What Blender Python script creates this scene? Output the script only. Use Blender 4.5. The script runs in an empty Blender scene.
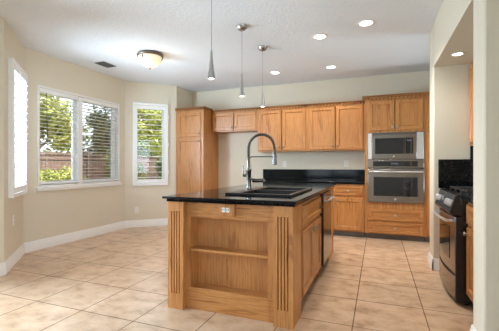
import bpy, bmesh, math, random
from mathutils import Vector, Matrix

S = bpy.context.scene
COL = S.collection
PI = math.pi

# ------------------------------------------------------------------ camera
cam_d = bpy.data.cameras.new('camera')
cam = bpy.data.objects.new('camera', cam_d)
COL.objects.link(cam)
cam_d.sensor_width = 36.0
cam_d.lens = 24.02
cam_d.clip_start = 0.05
cam_d.clip_end = 200
cam.location = (0, 0, 1.165)
cam.rotation_euler = (PI / 2, 0, math.atan(128.5 / 333.0))
S.camera = cam

# ------------------------------------------------------------------ view
S.view_settings.view_transform = 'Standard'
S.view_settings.look = 'None'
S.view_settings.gamma = 1.0
S.view_settings.use_curve_mapping = False
S.view_settings.exposure = 0.82
S.cycles.use_denoising = True
S.cycles.max_bounces = 10
S.cycles.diffuse_bounces = 6
S.cycles.glossy_bounces = 4
S.cycles.transparent_max_bounces = 16
S.cycles.caustics_reflective = False
S.cycles.caustics_refractive = False
S.cycles.sample_clamp_indirect = 4.0

# ------------------------------------------------------------------ world, sun, daylight
wd = bpy.data.worlds.new('sky')
S.world = wd
wd.use_nodes = True
bg = wd.node_tree.nodes['Background']
bg.inputs['Color'].default_value = (0.80, 0.90, 1.0, 1)
bg.inputs['Strength'].default_value = 2.6


def light(name, kind, loc, energy, color=(1, 1, 1), direction=None, size=None, size_y=None, spot=None, radius=None):
    d = bpy.data.lights.new(name, kind)
    d.energy = energy
    d.color = color
    if kind == 'AREA':
        d.shape = 'RECTANGLE'
        d.size = size
        d.size_y = size_y
    if kind == 'SPOT':
        d.spot_size = spot
        d.spot_blend = 0.6
    if radius is not None:
        d.shadow_soft_size = radius
    o = bpy.data.objects.new(name, d)
    COL.objects.link(o)
    o.location = loc
    if direction is not None:
        o.rotation_euler = Vector(direction).to_track_quat('-Z', 'Y').to_euler()
    return o


sun = light('sun', 'SUN', (6, 6, 12), 3.8, (1.0, 0.95, 0.86), (-0.62, 0.22, -0.8))
sun.data.angle = 0.02
# daylight through an unseen patio door added to brighten the left floor, and the big window behind the camera
DAY = (0.67, 0.835, 1.0)
light('fill_added_patio_door', 'AREA', (-3.98, 1.45, 1.08), 105, DAY, (1, 0, -0.15), 1.2, 2.0)
# unseen side window, added at the right end to brighten the kitchen ceiling
light('fill_added_side_window', 'AREA', (2.55, 5.05, 0.75), 30, DAY, (-1, -0.5, 0.4), 1.0, 0.9)
# the shuttered window at the left of the bay looks on to the sunlit patio
light('daylight_bay_window', 'AREA', (-4.36, 2.41, 1.6), 175, DAY, (1, 1, 0.3), 0.75, 1.6)
# unseen window added behind the camera to light the ceiling and bay walls
light('fill_added_right_window', 'AREA', (3.45, -1.5, 1.35), 85, DAY, (-1, 0.0, 0.0), 2.2, 2.0)

# ------------------------------------------------------------------ materials
def new_mat(name):
    m = bpy.data.materials.new(name)
    m.use_nodes = True
    nt = m.node_tree
    b = nt.nodes['Principled BSDF']
    return m, nt, b


def plain(name, col, rough=0.5, metal=0.0, emit=None, estr=1.0, spec=None, bump=None):
    m, nt, b = new_mat(name)
    b.inputs['Base Color'].default_value = (*col, 1)
    b.inputs['Roughness'].default_value = rough
    b.inputs['Metallic'].default_value = metal
    if spec is not None:
        b.inputs['Specular IOR Level'].default_value = spec
    if emit:
        b.inputs['Emission Color'].default_value = (*emit, 1)
        b.inputs['Emission Strength'].default_value = estr
    # faint procedural mottling keeps every surface from being perfectly flat
    tc = nt.nodes.new('ShaderNodeTexCoord')
    n = nt.nodes.new('ShaderNodeTexNoise')
    sc, st, ds = bump if bump else (60.0, 0.02, 0.002)
    n.inputs['Scale'].default_value = sc
    n.inputs['Detail'].default_value = 4
    bp = nt.nodes.new('ShaderNodeBump')
    bp.inputs['Strength'].default_value = st
    bp.inputs['Distance'].default_value = ds
    nt.links.new(tc.outputs['Object'], n.inputs['Vector'])
    nt.links.new(n.outputs['Fac'], bp.inputs['Height'])
    nt.links.new(bp.outputs['Normal'], b.inputs['Normal'])
    return m


def ramp(nt, stops):
    r = nt.nodes.new('ShaderNodeValToRGB')
    e = r.color_ramp.elements
    while len(e) > 1:
        e.remove(e[-1])
    e[0].position = stops[0][0]
    e[0].color = (*stops[0][1], 1)
    for p, c in stops[1:]:
        x = e.new(p)
        x.color = (*c, 1)
    return r


def oak(name, axis, tone=1.0, scale=1.0):
    """Honey oak with its grain along one axis of the object."""
    m, nt, b = new_mat(name)
    tc = nt.nodes.new('ShaderNodeTexCoord')
    mp = nt.nodes.new('ShaderNodeMapping')
    s = [9.0 * scale] * 3
    s['XYZ'.index(axis)] = 0.9 * scale
    mp.inputs['Scale'].default_value = s
    nt.links.new(tc.outputs['Object'], mp.inputs['Vector'])
    n1 = nt.nodes.new('ShaderNodeTexNoise')
    n1.inputs['Scale'].default_value = 1.3
    n1.inputs['Detail'].default_value = 5
    n1.inputs['Roughness'].default_value = 0.6
    n1.inputs['Distortion'].default_value = 0.8
    nt.links.new(mp.outputs['Vector'], n1.inputs['Vector'])
    mul = nt.nodes.new('ShaderNodeMath')
    mul.operation = 'MULTIPLY'
    mul.inputs[1].default_value = 6.0
    nt.links.new(n1.outputs['Fac'], mul.inputs[0])
    fr = nt.nodes.new('ShaderNodeMath')
    fr.operation = 'PINGPONG'
    fr.inputs[1].default_value = 1.0
    nt.links.new(mul.outputs[0], fr.inputs[0])
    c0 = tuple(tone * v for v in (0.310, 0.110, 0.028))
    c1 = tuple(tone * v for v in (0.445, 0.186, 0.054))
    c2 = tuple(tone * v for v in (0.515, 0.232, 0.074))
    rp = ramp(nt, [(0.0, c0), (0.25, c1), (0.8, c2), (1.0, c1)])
    nt.links.new(fr.outputs[0], rp.inputs['Fac'])
    mp2 = nt.nodes.new('ShaderNodeMapping')
    s2 = [75.0] * 3
    s2['XYZ'.index(axis)] = 3.0
    mp2.inputs['Scale'].default_value = s2
    nt.links.new(tc.outputs['Object'], mp2.inputs['Vector'])
    n2 = nt.nodes.new('ShaderNodeTexNoise')
    n2.inputs['Scale'].default_value = 1.0
    n2.inputs['Detail'].default_value = 3
    nt.links.new(mp2.outputs['Vector'], n2.inputs['Vector'])
    rp2 = ramp(nt, [(0.32, (0.58, 0.50, 0.44)), (0.5, (1, 1, 1))])
    nt.links.new(n2.outputs['Fac'], rp2.inputs['Fac'])
    mx = nt.nodes.new('ShaderNodeMix')
    mx.data_type = 'RGBA'
    mx.blend_type = 'MULTIPLY'
    mx.inputs[0].default_value = 0.72
    nt.links.new(rp.outputs['Color'], mx.inputs[6])
    nt.links.new(rp2.outputs['Color'], mx.inputs[7])
    nt.links.new(mx.outputs[2], b.inputs['Base Color'])
    b.inputs['Roughness'].default_value = 0.33
    b.inputs['Specular IOR Level'].default_value = 0.5
    bp = nt.nodes.new('ShaderNodeBump')
    bp.inputs['Strength'].default_value = 0.12
    bp.inputs['Distance'].default_value = 0.001
    nt.links.new(n2.outputs['Fac'], bp.inputs['Height'])
    nt.links.new(bp.outputs['Normal'], b.inputs['Normal'])
    return m


OAK_Z = oak('oak_vertical_grain', 'Z')
OAK_X = oak('oak_horizontal_grain', 'X')
OAK_Y = oak('oak_depth_grain', 'Y')
OAK_CROWN = oak('oak_dark_moulding', 'X', 0.50)  # the same oak in a darker tone, for the crowns


def wall_mat(name, col):
    return plain(name, col, 0.75, bump=(90.0, 0.12, 0.004), spec=0.3)


WALL = wall_mat('beige_wall_paint', (0.672, 0.615, 0.500))
CEIL = plain('white_ceiling_texture', (0.775, 0.825, 0.885), 0.85, bump=(38.0, 0.45, 0.01), spec=0.2)
WHITE = plain('white_paint', (0.80, 0.79, 0.77), 0.4)
VINYL = plain('white_vinyl', (0.82, 0.82, 0.82), 0.35)
LOUVER = plain('white_louver_paint', (0.85, 0.85, 0.84), 0.4)
STEEL = plain('brushed_stainless', (0.30, 0.272, 0.25), 0.22, 1.0)
STEEL_L = plain('bright_stainless', (0.72, 0.73, 0.75), 0.35, 0.85)
NICKEL = plain('satin_nickel', (0.44, 0.425, 0.41), 0.32, 1.0)
CHROME = plain('gunmetal', (0.20, 0.195, 0.19), 0.24, 1.0)
BRONZE = plain('oil_rubbed_bronze', (0.16, 0.12, 0.09), 0.4, 0.6)
BLACK = plain('black_enamel', (0.012, 0.012, 0.013), 0.25)
MATTE = plain('matte_black', (0.014, 0.014, 0.015), 0.6)
GLASSBLK = plain('black_oven_glass', (0.010, 0.010, 0.012), 0.05, spec=0.7)
SINKM = plain('black_composite', (0.010, 0.010, 0.011), 0.28, spec=0.3)
GRATE = plain('cast_iron_grate', (0.10, 0.10, 0.10), 0.35, 0.7)
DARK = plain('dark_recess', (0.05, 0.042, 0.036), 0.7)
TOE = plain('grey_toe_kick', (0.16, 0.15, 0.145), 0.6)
PLATE = plain('ivory_plastic', (0.80, 0.78, 0.73), 0.4)
VENTM = plain('dark_grille', (0.09, 0.09, 0.09), 0.5)
DISPLAY = plain('display_digits', (0.06, 0.07, 0.08), 0.4, emit=(0.5, 0.7, 0.8), estr=0.02)
BULB = plain('lit_bulb', (1, 0.95, 0.85), 0.5, emit=(1.0, 0.90, 0.72), estr=3.0)
CANLENS = plain('lit_can_lens', (1, 1, 1), 0.5, emit=(1.0, 0.96, 0.90), estr=4.0)
BOWLG = plain('alabaster_glass', (0.85, 0.78, 0.62), 0.35, emit=(1.0, 0.82, 0.50), estr=0.24, bump=(14.0, 0.1, 0.004))


def granite(name):
    m, nt, b = new_mat(name)
    tc = nt.nodes.new('ShaderNodeTexCoord')
    v = nt.nodes.new('ShaderNodeTexVoronoi')
    v.inputs['Scale'].default_value = 260
    nt.links.new(tc.outputs['Object'], v.inputs['Vector'])
    n = nt.nodes.new('ShaderNodeTexNoise')
    n.inputs['Scale'].default_value = 70
    n.inputs['Detail'].default_value = 4
    nt.links.new(tc.outputs['Object'], n.inputs['Vector'])
    r1 = ramp(nt, [(0.0, (0.075, 0.085, 0.092)), (0.16, (0.010, 0.012, 0.014)), (1.0, (0.006, 0.007, 0.009))])
    nt.links.new(v.outputs['Distance'], r1.inputs['Fac'])
    r2 = ramp(nt, [(0.45, (0.25, 0.25, 0.25)), (0.7, (1.6, 1.6, 1.6))])
    nt.links.new(n.outputs['Fac'], r2.inputs['Fac'])
    mx = nt.nodes.new('ShaderNodeMix')
    mx.data_type = 'RGBA'
    mx.blend_type = 'MULTIPLY'
    mx.inputs[0].default_value = 1.0
    nt.links.new(r1.outputs['Color'], mx.inputs[6])
    nt.links.new(r2.outputs['Color'], mx.inputs[7])
    nt.links.new(mx.outputs[2], b.inputs['Base Color'])
    b.inputs['Roughness'].default_value = 0.09
    b.inputs['Specular IOR Level'].default_value = 0.22
    return m


GRANITE = granite('black_granite')

TILE_W, TILE_D = 0.512, 0.509


def tile_floor():
    m, nt, b = new_mat('travertine_floor_tile')
    tc = nt.nodes.new('ShaderNodeTexCoord')
    mp = nt.nodes.new('ShaderNodeMapping')
    mp.inputs['Location'].default_value = (-0.34 + 20 * TILE_W, -2.01 + 20 * TILE_D, 0)
    nt.links.new(tc.outputs['Object'], mp.inputs['Vector'])
    br = nt.nodes.new('ShaderNodeTexBrick')
    br.offset = 0.0
    br.squash = 1.0
    br.inputs['Scale'].default_value = 1.0
    br.inputs['Mortar Size'].default_value = 0.0042
    br.inputs['Mortar Smooth'].default_value = 0.2
    br.inputs['Bias'].default_value = 0.0
    br.inputs['Brick Width'].default_value = TILE_W
    br.inputs['Row Height'].default_value = TILE_D
    br.inputs['Color1'].default_value = (0.92, 0.90, 0.88, 1)
    br.inputs['Color2'].default_value = (1.06, 1.04, 1.03, 1)
    br.inputs['Mortar'].default_value = (0.30, 0.235, 0.18, 1)
    nt.links.new(mp.outputs['Vector'], br.inputs['Vector'])
    n = nt.nodes.new('ShaderNodeTexNoise')
    n.inputs['Scale'].default_value = 5.5
    n.inputs['Detail'].default_value = 7
    n.inputs['Roughness'].default_value = 0.62
    n.inputs['Distortion'].default_value = 0.15
    mp2 = nt.nodes.new('ShaderNodeMapping')
    mp2.inputs['Scale'].default_value = (1.0, 1.25, 1)
    nt.links.new(tc.outputs['Object'], mp2.inputs['Vector'])
    nt.links.new(mp2.outputs['Vector'], n.inputs['Vector'])
    rp = ramp(nt, [(0.30, (0.365, 0.222, 0.128)), (0.45, (0.560, 0.380, 0.245)), (0.58, (0.640, 0.460, 0.315)), (0.75, (0.690, 0.530, 0.390))])
    nt.links.new(n.outputs['Fac'], rp.inputs['Fac'])
    mx = nt.nodes.new('ShaderNodeMix')
    mx.data_type = 'RGBA'
    mx.blend_type = 'MULTIPLY'
    mx.inputs[0].default_value = 1.0
    nt.links.new(rp.outputs['Color'], mx.inputs[6])
    nt.links.new(br.outputs['Color'], mx.inputs[7])
    nt.links.new(mx.outputs[2], b.inputs['Base Color'])
    rr = nt.nodes.new('ShaderNodeMapRange')
    rr.inputs['To Min'].default_value = 0.28
    rr.inputs['To Max'].default_value = 0.7
    nt.links.new(br.outputs['Fac'], rr.inputs['Value'])
    nt.links.new(rr.outputs['Result'], b.inputs['Roughness'])
    inv = nt.nodes.new('ShaderNodeMath')
    inv.operation = 'SUBTRACT'
    inv.inputs[0].default_value = 1.0
    nt.links.new(br.outputs['Fac'], inv.inputs[1])
    ad = nt.nodes.new('ShaderNodeMath')
    ad.operation = 'MULTIPLY_ADD'
    ad.inputs[1].default_value = 0.25
    nt.links.new(n.outputs['Fac'], ad.inputs[0])
    nt.links.new(inv.outputs[0], ad.inputs[2])
    bp = nt.nodes.new('ShaderNodeBump')
    bp.inputs['Strength'].default_value = 0.25
    bp.inputs['Distance'].default_value = 0.004
    nt.links.new(ad.outputs[0], bp.inputs['Height'])
    nt.links.new(bp.outputs['Normal'], b.inputs['Normal'])
    return m


TILE = tile_floor()


def see_through(name, tint, fac, rough=0.0, col=(1, 1, 1)):
    """Clear pane: light passes straight through, with a fresnel reflection."""
    m = bpy.data.materials.new(name)
    m.use_nodes = True
    nt = m.node_tree
    nt.nodes.clear()
    out = nt.nodes.new('ShaderNodeOutputMaterial')
    tr = nt.nodes.new('ShaderNodeBsdfTransparent')
    tr.inputs['Color'].default_value = (*tint, 1)
    mix = nt.nodes.new('ShaderNodeMixShader')
    if fac is None:
        gl = nt.nodes.new('ShaderNodeBsdfGlossy')
        gl.inputs['Roughness'].default_value = rough
        fr = nt.nodes.new('ShaderNodeFresnel')
        fr.inputs['IOR'].default_value = 1.3
        nt.links.new(fr.outputs[0], mix.inputs[0])
    else:
        gl = nt.nodes.new('ShaderNodeBsdfDiffuse')
        gl.inputs['Color'].default_value = (*col, 1)
        mix.inputs[0].default_value = fac
    nt.links.new(tr.outputs[0], mix.inputs[1])
    nt.links.new(gl.outputs[0], mix.inputs[2])
    nt.links.new(mix.outputs[0], out.inputs[0])
    return m


PANE = see_through('window_glass', (0.97, 0.98, 0.98), None)
SCREEN = see_through('insect_screen_mesh', (1, 1, 1), 0.32, col=(0.05, 0.05, 0.05))


def foliage_mat(name, c0, c1):
    m, nt, b = new_mat(name)
    tc = nt.nodes.new('ShaderNodeTexCoord')
    n = nt.nodes.new('ShaderNodeTexNoise')
    n.inputs['Scale'].default_value = 2.2
    n.inputs['Detail'].default_value = 6
    nt.links.new(tc.outputs['Object'], n.inputs['Vector'])
    r = ramp(nt, [(0.35, c0), (0.65, c1)])
    nt.links.new(n.outputs['Fac'], r.inputs['Fac'])
    nt.links.new(r.outputs['Color'], b.inputs['Base Color'])
    b.inputs['Roughness'].default_value = 0.6
    b.inputs['Transmission Weight'].default_value = 0.0
    return m


LEAF_A = foliage_mat('yellow_green_leaves', (0.17, 0.19, 0.025), (0.40, 0.38, 0.09))
LEAF_B = foliage_mat('mid_green_leaves', (0.09, 0.13, 0.025), (0.25, 0.28, 0.07))
LEAF_C = foliage_mat('dark_green_leaves', (0.05, 0.08, 0.025), (0.15, 0.18, 0.06))
BARK = plain('bark', (0.16, 0.12, 0.09), 0.8, bump=(30.0, 0.5, 0.02))
FENCE = plain('weathered_redwood', (0.17, 0.098, 0.074), 0.8, bump=(12.0, 0.3, 0.01))
LAWN = foliage_mat('lawn_green', (0.20, 0.22, 0.10), (0.34, 0.36, 0.17))
STUCCO = plain('pale_stucco', (0.72, 0.70, 0.68), 0.9, bump=(40.0, 0.3, 0.01))
ROOFM = plain('grey_roof_tile', (0.42, 0.42, 0.44), 0.8, bump=(10.0, 0.4, 0.02))

# ------------------------------------------------------------------ builders
BASE = {}


class Frame:
    """u along, v up, w outward."""

    def __init__(self, o, u, w, v=(0, 0, 1)):
        self.o, self.u, self.w, self.v = Vector(o), Vector(u).normalized(), Vector(w).normalized(), Vector(v)

    def __call__(self, a, b, c):
        return self.o + self.u * a + self.v * b + self.w * c


ID = Frame((0, 0, 0), (1, 0, 0), (0, 0, 1), (0, 1, 0))


class MB:
    def __init__(self):
        self.bm = bmesh.new()

    def quadloop(self, loops, cap0=True, cap1=True, close=True):
        """Skin a list of equal-length vertex loops."""
        vs = [[self.bm.verts.new(p) for p in lp] for lp in loops]
        n = len(vs[0])
        for a, b in zip(vs, vs[1:]):
            for i in range(n if close else n - 1):
                j = (i + 1) % n
                self.bm.faces.new((a[i], a[j], b[j], b[i]))
        if cap0:
            self.bm.faces.new(list(reversed(vs[0])))
        if cap1:
            self.bm.faces.new(vs[-1])
        return self

    def box(self, x0, x1, y0, y1, z0, z1, fr=ID):
        """u/v/w extents in frame fr (world x/y/z by default)."""
        lo = [fr(x, y, z0) for x, y in ((x0, y0), (x1, y0), (x1, y1), (x0, y1))]
        hi = [fr(x, y, z1) for x, y in ((x0, y0), (x1, y0), (x1, y1), (x0, y1))]
        return self.quadloop([lo, hi])

    def prism(self, poly, z0, z1, fr=ID):
        return self.quadloop([[fr(x, y, z0) for x, y in poly], [fr(x, y, z1) for x, y in poly]])

    def tube(self, pts, r, n=10, closed=False):
        pts = [Vector(p) for p in pts]
        rs = r if isinstance(r, (list, tuple)) else [r] * len(pts)
        loops = []
        prev = None
        for i, p in enumerate(pts):
            t = (pts[min(i + 1, len(pts) - 1)] - pts[max(i - 1, 0)]).normalized()
            if prev is None:
                ref = Vector((0, 0, 1)) if abs(t.z) < 0.9 else Vector((1, 0, 0))
                a = t.cross(ref).normalized()
            else:
                a = (prev - t * prev.dot(t)).normalized()
            prev = a
            b = t.cross(a)
            loops.append([p + (a * math.cos(2 * PI * k / n) + b * math.sin(2 * PI * k / n)) * rs[i] for k in range(n)])
        return self.quadloop(loops)

    def lathe(self, prof, c, axis=(0, 0, 1), n=24, cap=True):
        """prof: (radius, height) pairs along axis from c."""
        ax = Vector(axis).normalized()
        a = ax.cross(Vector((0, 0, 1)) if abs(ax.z) < 0.9 else Vector((1, 0, 0))).normalized()
        b = ax.cross(a)
        c = Vector(c)
        loops = [[c + ax * h + (a * math.cos(2 * PI * k / n) + b * math.sin(2 * PI * k / n)) * max(r, 1e-4) for k in range(n)] for r, h in prof]
        return self.quadloop(loops, cap, cap)

    def panel_door(self, fr, u0, u1, v0, v1, t=0.019, stile=0.058, rec=0.014, ch=0.010):
        """Framed door or drawer front with a recessed flat panel and a moulded inner edge."""
        def rect(i, w):
            return [fr(a, b, w) for a, b in ((u0 + i, v0 + i), (u1 - i, v0 + i), (u1 - i, v1 - i), (u0 + i, v1 - i))]
        return self.quadloop([rect(0, 0), rect(0, t - 0.010), rect(0.007, t), rect(stile, t), rect(stile + ch, t - rec)])

    def ring(self, fr, u0, u1, v0, v1, b, w0, w1):
        """Rectangular frame of bar width b."""
        def rect(i, w):
            return [fr(a, c, w) for a, c in ((u0 + i, v0 + i), (u1 - i, v0 + i), (u1 - i, v1 - i), (u0 + i, v1 - i))]
        lp = [rect(0, w0), rect(0, w1), rect(b, w1), rect(b, w0)]
        vs = [[self.bm.verts.new(p) for p in l] for l in lp]
        for k in range(4):
            A, B = vs[k], vs[(k + 1) % 4]
            for i in range(4):
                j = (i + 1) % 4
                self.bm.faces.new((A[i], A[j], B[j], B[i]))
        return self

    def build(self, name, mat, parent=None, loc=None, bevel=0.0, smooth=True):
        base = BASE[parent.name] if parent is not None else Vector(loc or (0, 0, 0))
        bmesh.ops.recalc_face_normals(self.bm, faces=self.bm.faces)
        for v in self.bm.verts:
            v.co -= base
        me = bpy.data.meshes.new(name)
        self.bm.to_mesh(me)
        self.bm.free()
        me.materials.append(mat)
        if smooth:
            me.shade_smooth()
            me.set_sharp_from_angle(angle=math.radians(35))
        o = bpy.data.objects.new(name, me)
        COL.objects.link(o)
        if parent is not None:
            o.parent = parent
        else:
            o.location = base
        BASE[o.name] = base
        if bevel:
            md = o.modifiers.new('bevel', 'BEVEL')
            md.width = bevel
            md.segments = 2
            md.limit_method = 'ANGLE'
        return o


def tag(o, label, cat, group=None):
    o['label'] = label
    o['category'] = cat
    if group:
        o['group'] = group
    return o


def thing(name, label, cat, loc, group=None):
    o = bpy.data.objects.new(name, None)
    COL.objects.link(o)
    o.location = loc
    o.empty_display_size = 0.1
    BASE[o.name] = Vector(loc)
    return tag(o, label, cat, group)


def struct(o):
    o['kind'] = 'structure'
    return o


def dup(root, loc, label, group=None):
    """Copy a thing with copies of its parts and sub-parts."""
    r = root.copy()
    COL.objects.link(r)
    r.location = loc
    r['label'] = label
    if group:
        r['group'] = group
    BASE[r.name] = Vector(loc)
    for ch in list(root.children):
        c = ch.copy()
        COL.objects.link(c)
        c.parent = r
        for g in list(ch.children):
            d = g.copy()
            COL.objects.link(d)
            d.parent = c
    return r


def knob(parent, p, n, mat=None, r=0.018):
    """Round cabinet knob standing off along n."""
    MB().lathe([(0.006, 0), (0.005, 0.010), (0.007, 0.014), (r, 0.018), (r, 0.022), (r * 0.7, 0.028), (0.002, 0.030)], p, n, 14).build('knob', mat or NICKEL, parent)


def arc(c, r, a0, a1, n, ux=(1, 0, 0), uy=(0, 0, 1)):
    c, ux, uy = Vector(c), Vector(ux), Vector(uy)
    return [c + ux * (r * math.cos(a0 + (a1 - a0) * i / n)) + uy * (r * math.sin(a0 + (a1 - a0) * i / n)) for i in range(n + 1)]


# ================================================================== THE ROOM
H = 2.74
XL, XB = -3.72, -4.40          # left wall, bay front
YK = 6.24                      # kitchen wall
XR = 0.575                     # range alcove wall face
A0, A1 = (XL, 2.37), (XB, 3.05)
B0, B1 = (XB, 3.05), (XB, 4.95)
C0, C1 = (XB, 4.95), (XL, 5.63)
outline = [(XL, -4.0), (3.2, -4.0), (3.2, 2.42), (2.2, 2.42), (2.2, YK), (XL, YK), C1, C0, A1, A0]
struct(MB().prism(outline, -0.12, 0.0).build('floor', TILE))
struct(MB().prism(outline, H, H + 0.12).build('ceiling', CEIL))


def wall(name, p0, p1, side, openings=(), ext=(0, 0), z1=H, th=0.13, mat=WALL):
    """Wall from p0 to p1; its room face is the line p0-p1, thickness goes to 'side' (+1 = left of travel)."""
    d = Vector((p1[0] - p0[0], p1[1] - p0[1], 0))
    L = d.length
    d.normalize()
    w = Vector((-d.y, d.x, 0)) * side
    fr = Frame((p0[0], p0[1], 0), d, w)
    mb = MB()
    s = -ext[0]
    for (a, b, za, zb) in sorted(openings):
        mb.box(s, a, 0, z1, 0, th, fr)
        if za > 0:
            mb.box(a, b, 0, za, 0, th, fr)
        mb.box(a, b, zb, z1, 0, th, fr)
        s = b
    mb.box(s, L + ext[1], 0, z1, 0, th, fr)
    struct(mb.build(name, mat, smooth=False))
    return Frame((p0[0], p0[1], 0), d, -w)     # w now points into the room


WIN_A = (0.19, 0.90, 0.82, 2.35)
WIN_B = (0.205, 1.745, 0.86, 2.27)
WIN_C = (0.160, 0.766, 0.815, 2.325)
DOOR_L = (0.75, 2.10, 0.02, 2.10)       # y range of the added patio door in the left wall

fL = wall('wall_left', (XL, -4.0), A0, 1, [(DOOR_L[0] + 4.0, DOOR_L[1] + 4.0, DOOR_L[2], DOOR_L[3])], (0.1, 0))
fA = wall('wall_bay_left', A0, A1, 1, [WIN_A], (0, 0.1))
fB = wall('wall_bay_centre', B0, B1, 1, [WIN_B], (0.1, 0.1))
fC = wall('wall_bay_right', C0, C1, 1, [WIN_C], (0.1, 0))
wall('wall_return', C1, (XL, YK), 1, (), (0, 0.13))
wall('wall_back', (XL, YK), (2.2, YK), 1, (), (0, 0.13))
fQ = wall('wall_far_right', (2.2, YK), (2.2, 4.49), 1, [(0.65, 1.65, 0.55, 2.30)])
fE = wall('wall_right', (3.2, 2.42), (3.2, -4.0), 1, [(2.72, 5.12, 0.25, 2.45)], (0, 0.1))
fR = wall('wall_rear', (3.2, -4.0), (XL, -4.0), 1, [(4.1, 6.5, 0.25, 2.45)])
struct(MB().box(XR, 2.2, 4.19, 4.49, 0, H).build('wall_alcove_far', WALL, bevel=0.012))
struct(MB().box(XR, 3.2, 2.30, 2.54, 0, H).build('wall_alcove_near', WALL, bevel=0.012))
struct(MB().box(1.26, 1.38, 2.54, 4.19, 0, H).build('wall_alcove_rear', WALL))
struct(MB().box(XR, 1.26, 2.54, 4.19, 2.257, H).build('wall_alcove_header', WALL, bevel=0.004))


def baseboard(name, p0, p1, side, ext=(0, 0)):
    d = Vector((p1[0] - p0[0], p1[1] - p0[1], 0))
    L = d.length
    d.normalize()
    w = Vector((-d.y, d.x, 0)) * side
    prof = [(0.0, 0.0), (0.018, 0.0), (0.018, 0.095), (0.012, 0.104), (0.012, 0.118), (0.005, 0.134), (0.0, 0.134)]
    o = Vector((p0[0], p0[1], 0))
    mb = MB()
    mb.quadloop([[o + d * s + w * a + Vector((0, 0, z)) for a, z in prof] for s in (-ext[0], L + ext[1])])
    struct(mb.build(name, WHITE))


k = 0.0075
baseboard('baseboard_left', (XL, 2.11), A0, -1, (0, k))
baseboard('baseboard_bay_left', A0, A1, -1, (k, 0))
baseboard('baseboard_bay_centre', B0, B1, -1)
baseboard('baseboard_bay_right', C0, C1, -1, (0, 0))
baseboard('baseboard_back', (-3.09, YK), (-2.11, YK), -1)
baseboard('baseboard_pillar_face', (XR, 4.19), (XR, 4.49), 1, (0.018, 0))
baseboard('baseboard_pillar_front', (XR, 4.19), (0.655, 4.19), -1, (0.0172, 0))
baseboard('baseboard_near_pillar', (XR, 2.30), (XR, 2.54), 1, (0.018, 0))
baseboard('baseboard_near_wall', (XR, 2.30), (3.2, 2.30), -1, (0.0172, 0))

# ------------------------------------------------------------------ windows (structure)
def sash_window(name, fr, op, halves, sill=True, screen=None):
    a, b, z0, z1 = op
    w = MB()
    w.ring(fr, a, b, z0, z1, 0.045, -0.125, -0.08)
    root = struct(w.build(name, VINYL, bevel=0.003))
    if halves == 2:
        m = (a + b) / 2 - 0.062
        MB().box(m - 0.040, m + 0.040, z0 + 0.02, z1 - 0.02, -0.125, -0.004, fr).build('mullion', VINYL, root)
        cells = [(a + 0.045, m - 0.040), (m + 0.040, b - 0.045)]
    else:
        cells = [(a + 0.045, b - 0.045)]
    for i, (s0, s1) in enumerate(cells):
        f = MB().ring(fr, s0, s1, z0 + 0.045, z1 - 0.045, 0.028, -0.115, -0.085).build('sash', VINYL, root)
        MB().box(s0 + 0.024, s1 - 0.024, z0 + 0.07, z1 - 0.07, -0.100, -0.095, fr).build('pane', PANE, f)
        if screen == i:
            MB().box(s0 + 0.01, s1 - 0.01, z0 + 0.055, z1 - 0.055, -0.1225, -0.121, fr).build('insect_screen', SCREEN, f)
    if sill:
        MB().box(a - 0.035, b + 0.035, z0 - 0.055, z0, -0.08, 0.035, fr).build('window_sill', WHITE, root, bevel=0.004)
        MB().ring(fr, a - 0.012, b + 0.012, z0 - 0.002, z1 + 0.014, 0.028, -0.08, 0.010).build('casing', WHITE, root)
    return root


sash_window('window_1', fB, WIN_B, 2, True, 1)
sash_window('window_2', fA, WIN_A, 1, False)
sash_window('window_3', fC, WIN_C, 1, False)
sash_window('window_4', fR, (4.1, 6.5, 0.25, 2.45), 2, True)
sash_window('added_window_6', fE, (2.72, 5.12, 0.25, 2.45), 2, True)  # added out of view as a fill for ceiling and bay
sash_window('added_window_5', fQ, (0.65, 1.65, 0.55, 2.30), 1, True)  # added round the corner to throw light on the ceiling
a, b, z0, z1 = DOOR_L[0] + 4, DOOR_L[1] + 4, DOOR_L[2], DOOR_L[3]
dr = struct(MB().ring(fL, a, b, z0, z1, 0.05, -0.11, -0.02).build('added_door_1', VINYL, bevel=0.003))  # added out of view to let light on to the left floor
mid = (a + b) / 2
for s0, s1, off in ((a + 0.05, mid + 0.03, -0.055), (mid - 0.03, b - 0.05, -0.095)):
    f = MB().ring(fL, s0, s1, z0 + 0.05, z1 - 0.05, 0.06, off, off + 0.035).build('sliding_leaf', VINYL, dr)
    MB().box(s0 + 0.055, s1 - 0.055, z0 + 0.105, z1 - 0.105, off + 0.015, off + 0.02, fL).build('pane', PANE, f)

# ------------------------------------------------------------------ bay blind
def slats(mb, fr, a, b, zs, w0, wd, tilt, th=0.003):
    c, s = math.cos(tilt), math.sin(tilt)
    for z in zs:
        pr = [(-wd / 2, -th / 2), (wd / 2, -th / 2), (wd / 2, th / 2), (-wd / 2, th / 2)]
        ring = [(w0 + u * c - v * s, z + u * s + v * c) for u, v in pr]
        mb.quadloop([[fr(x, zz, ww) for ww, zz in ring] for x in (a, b)])


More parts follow.
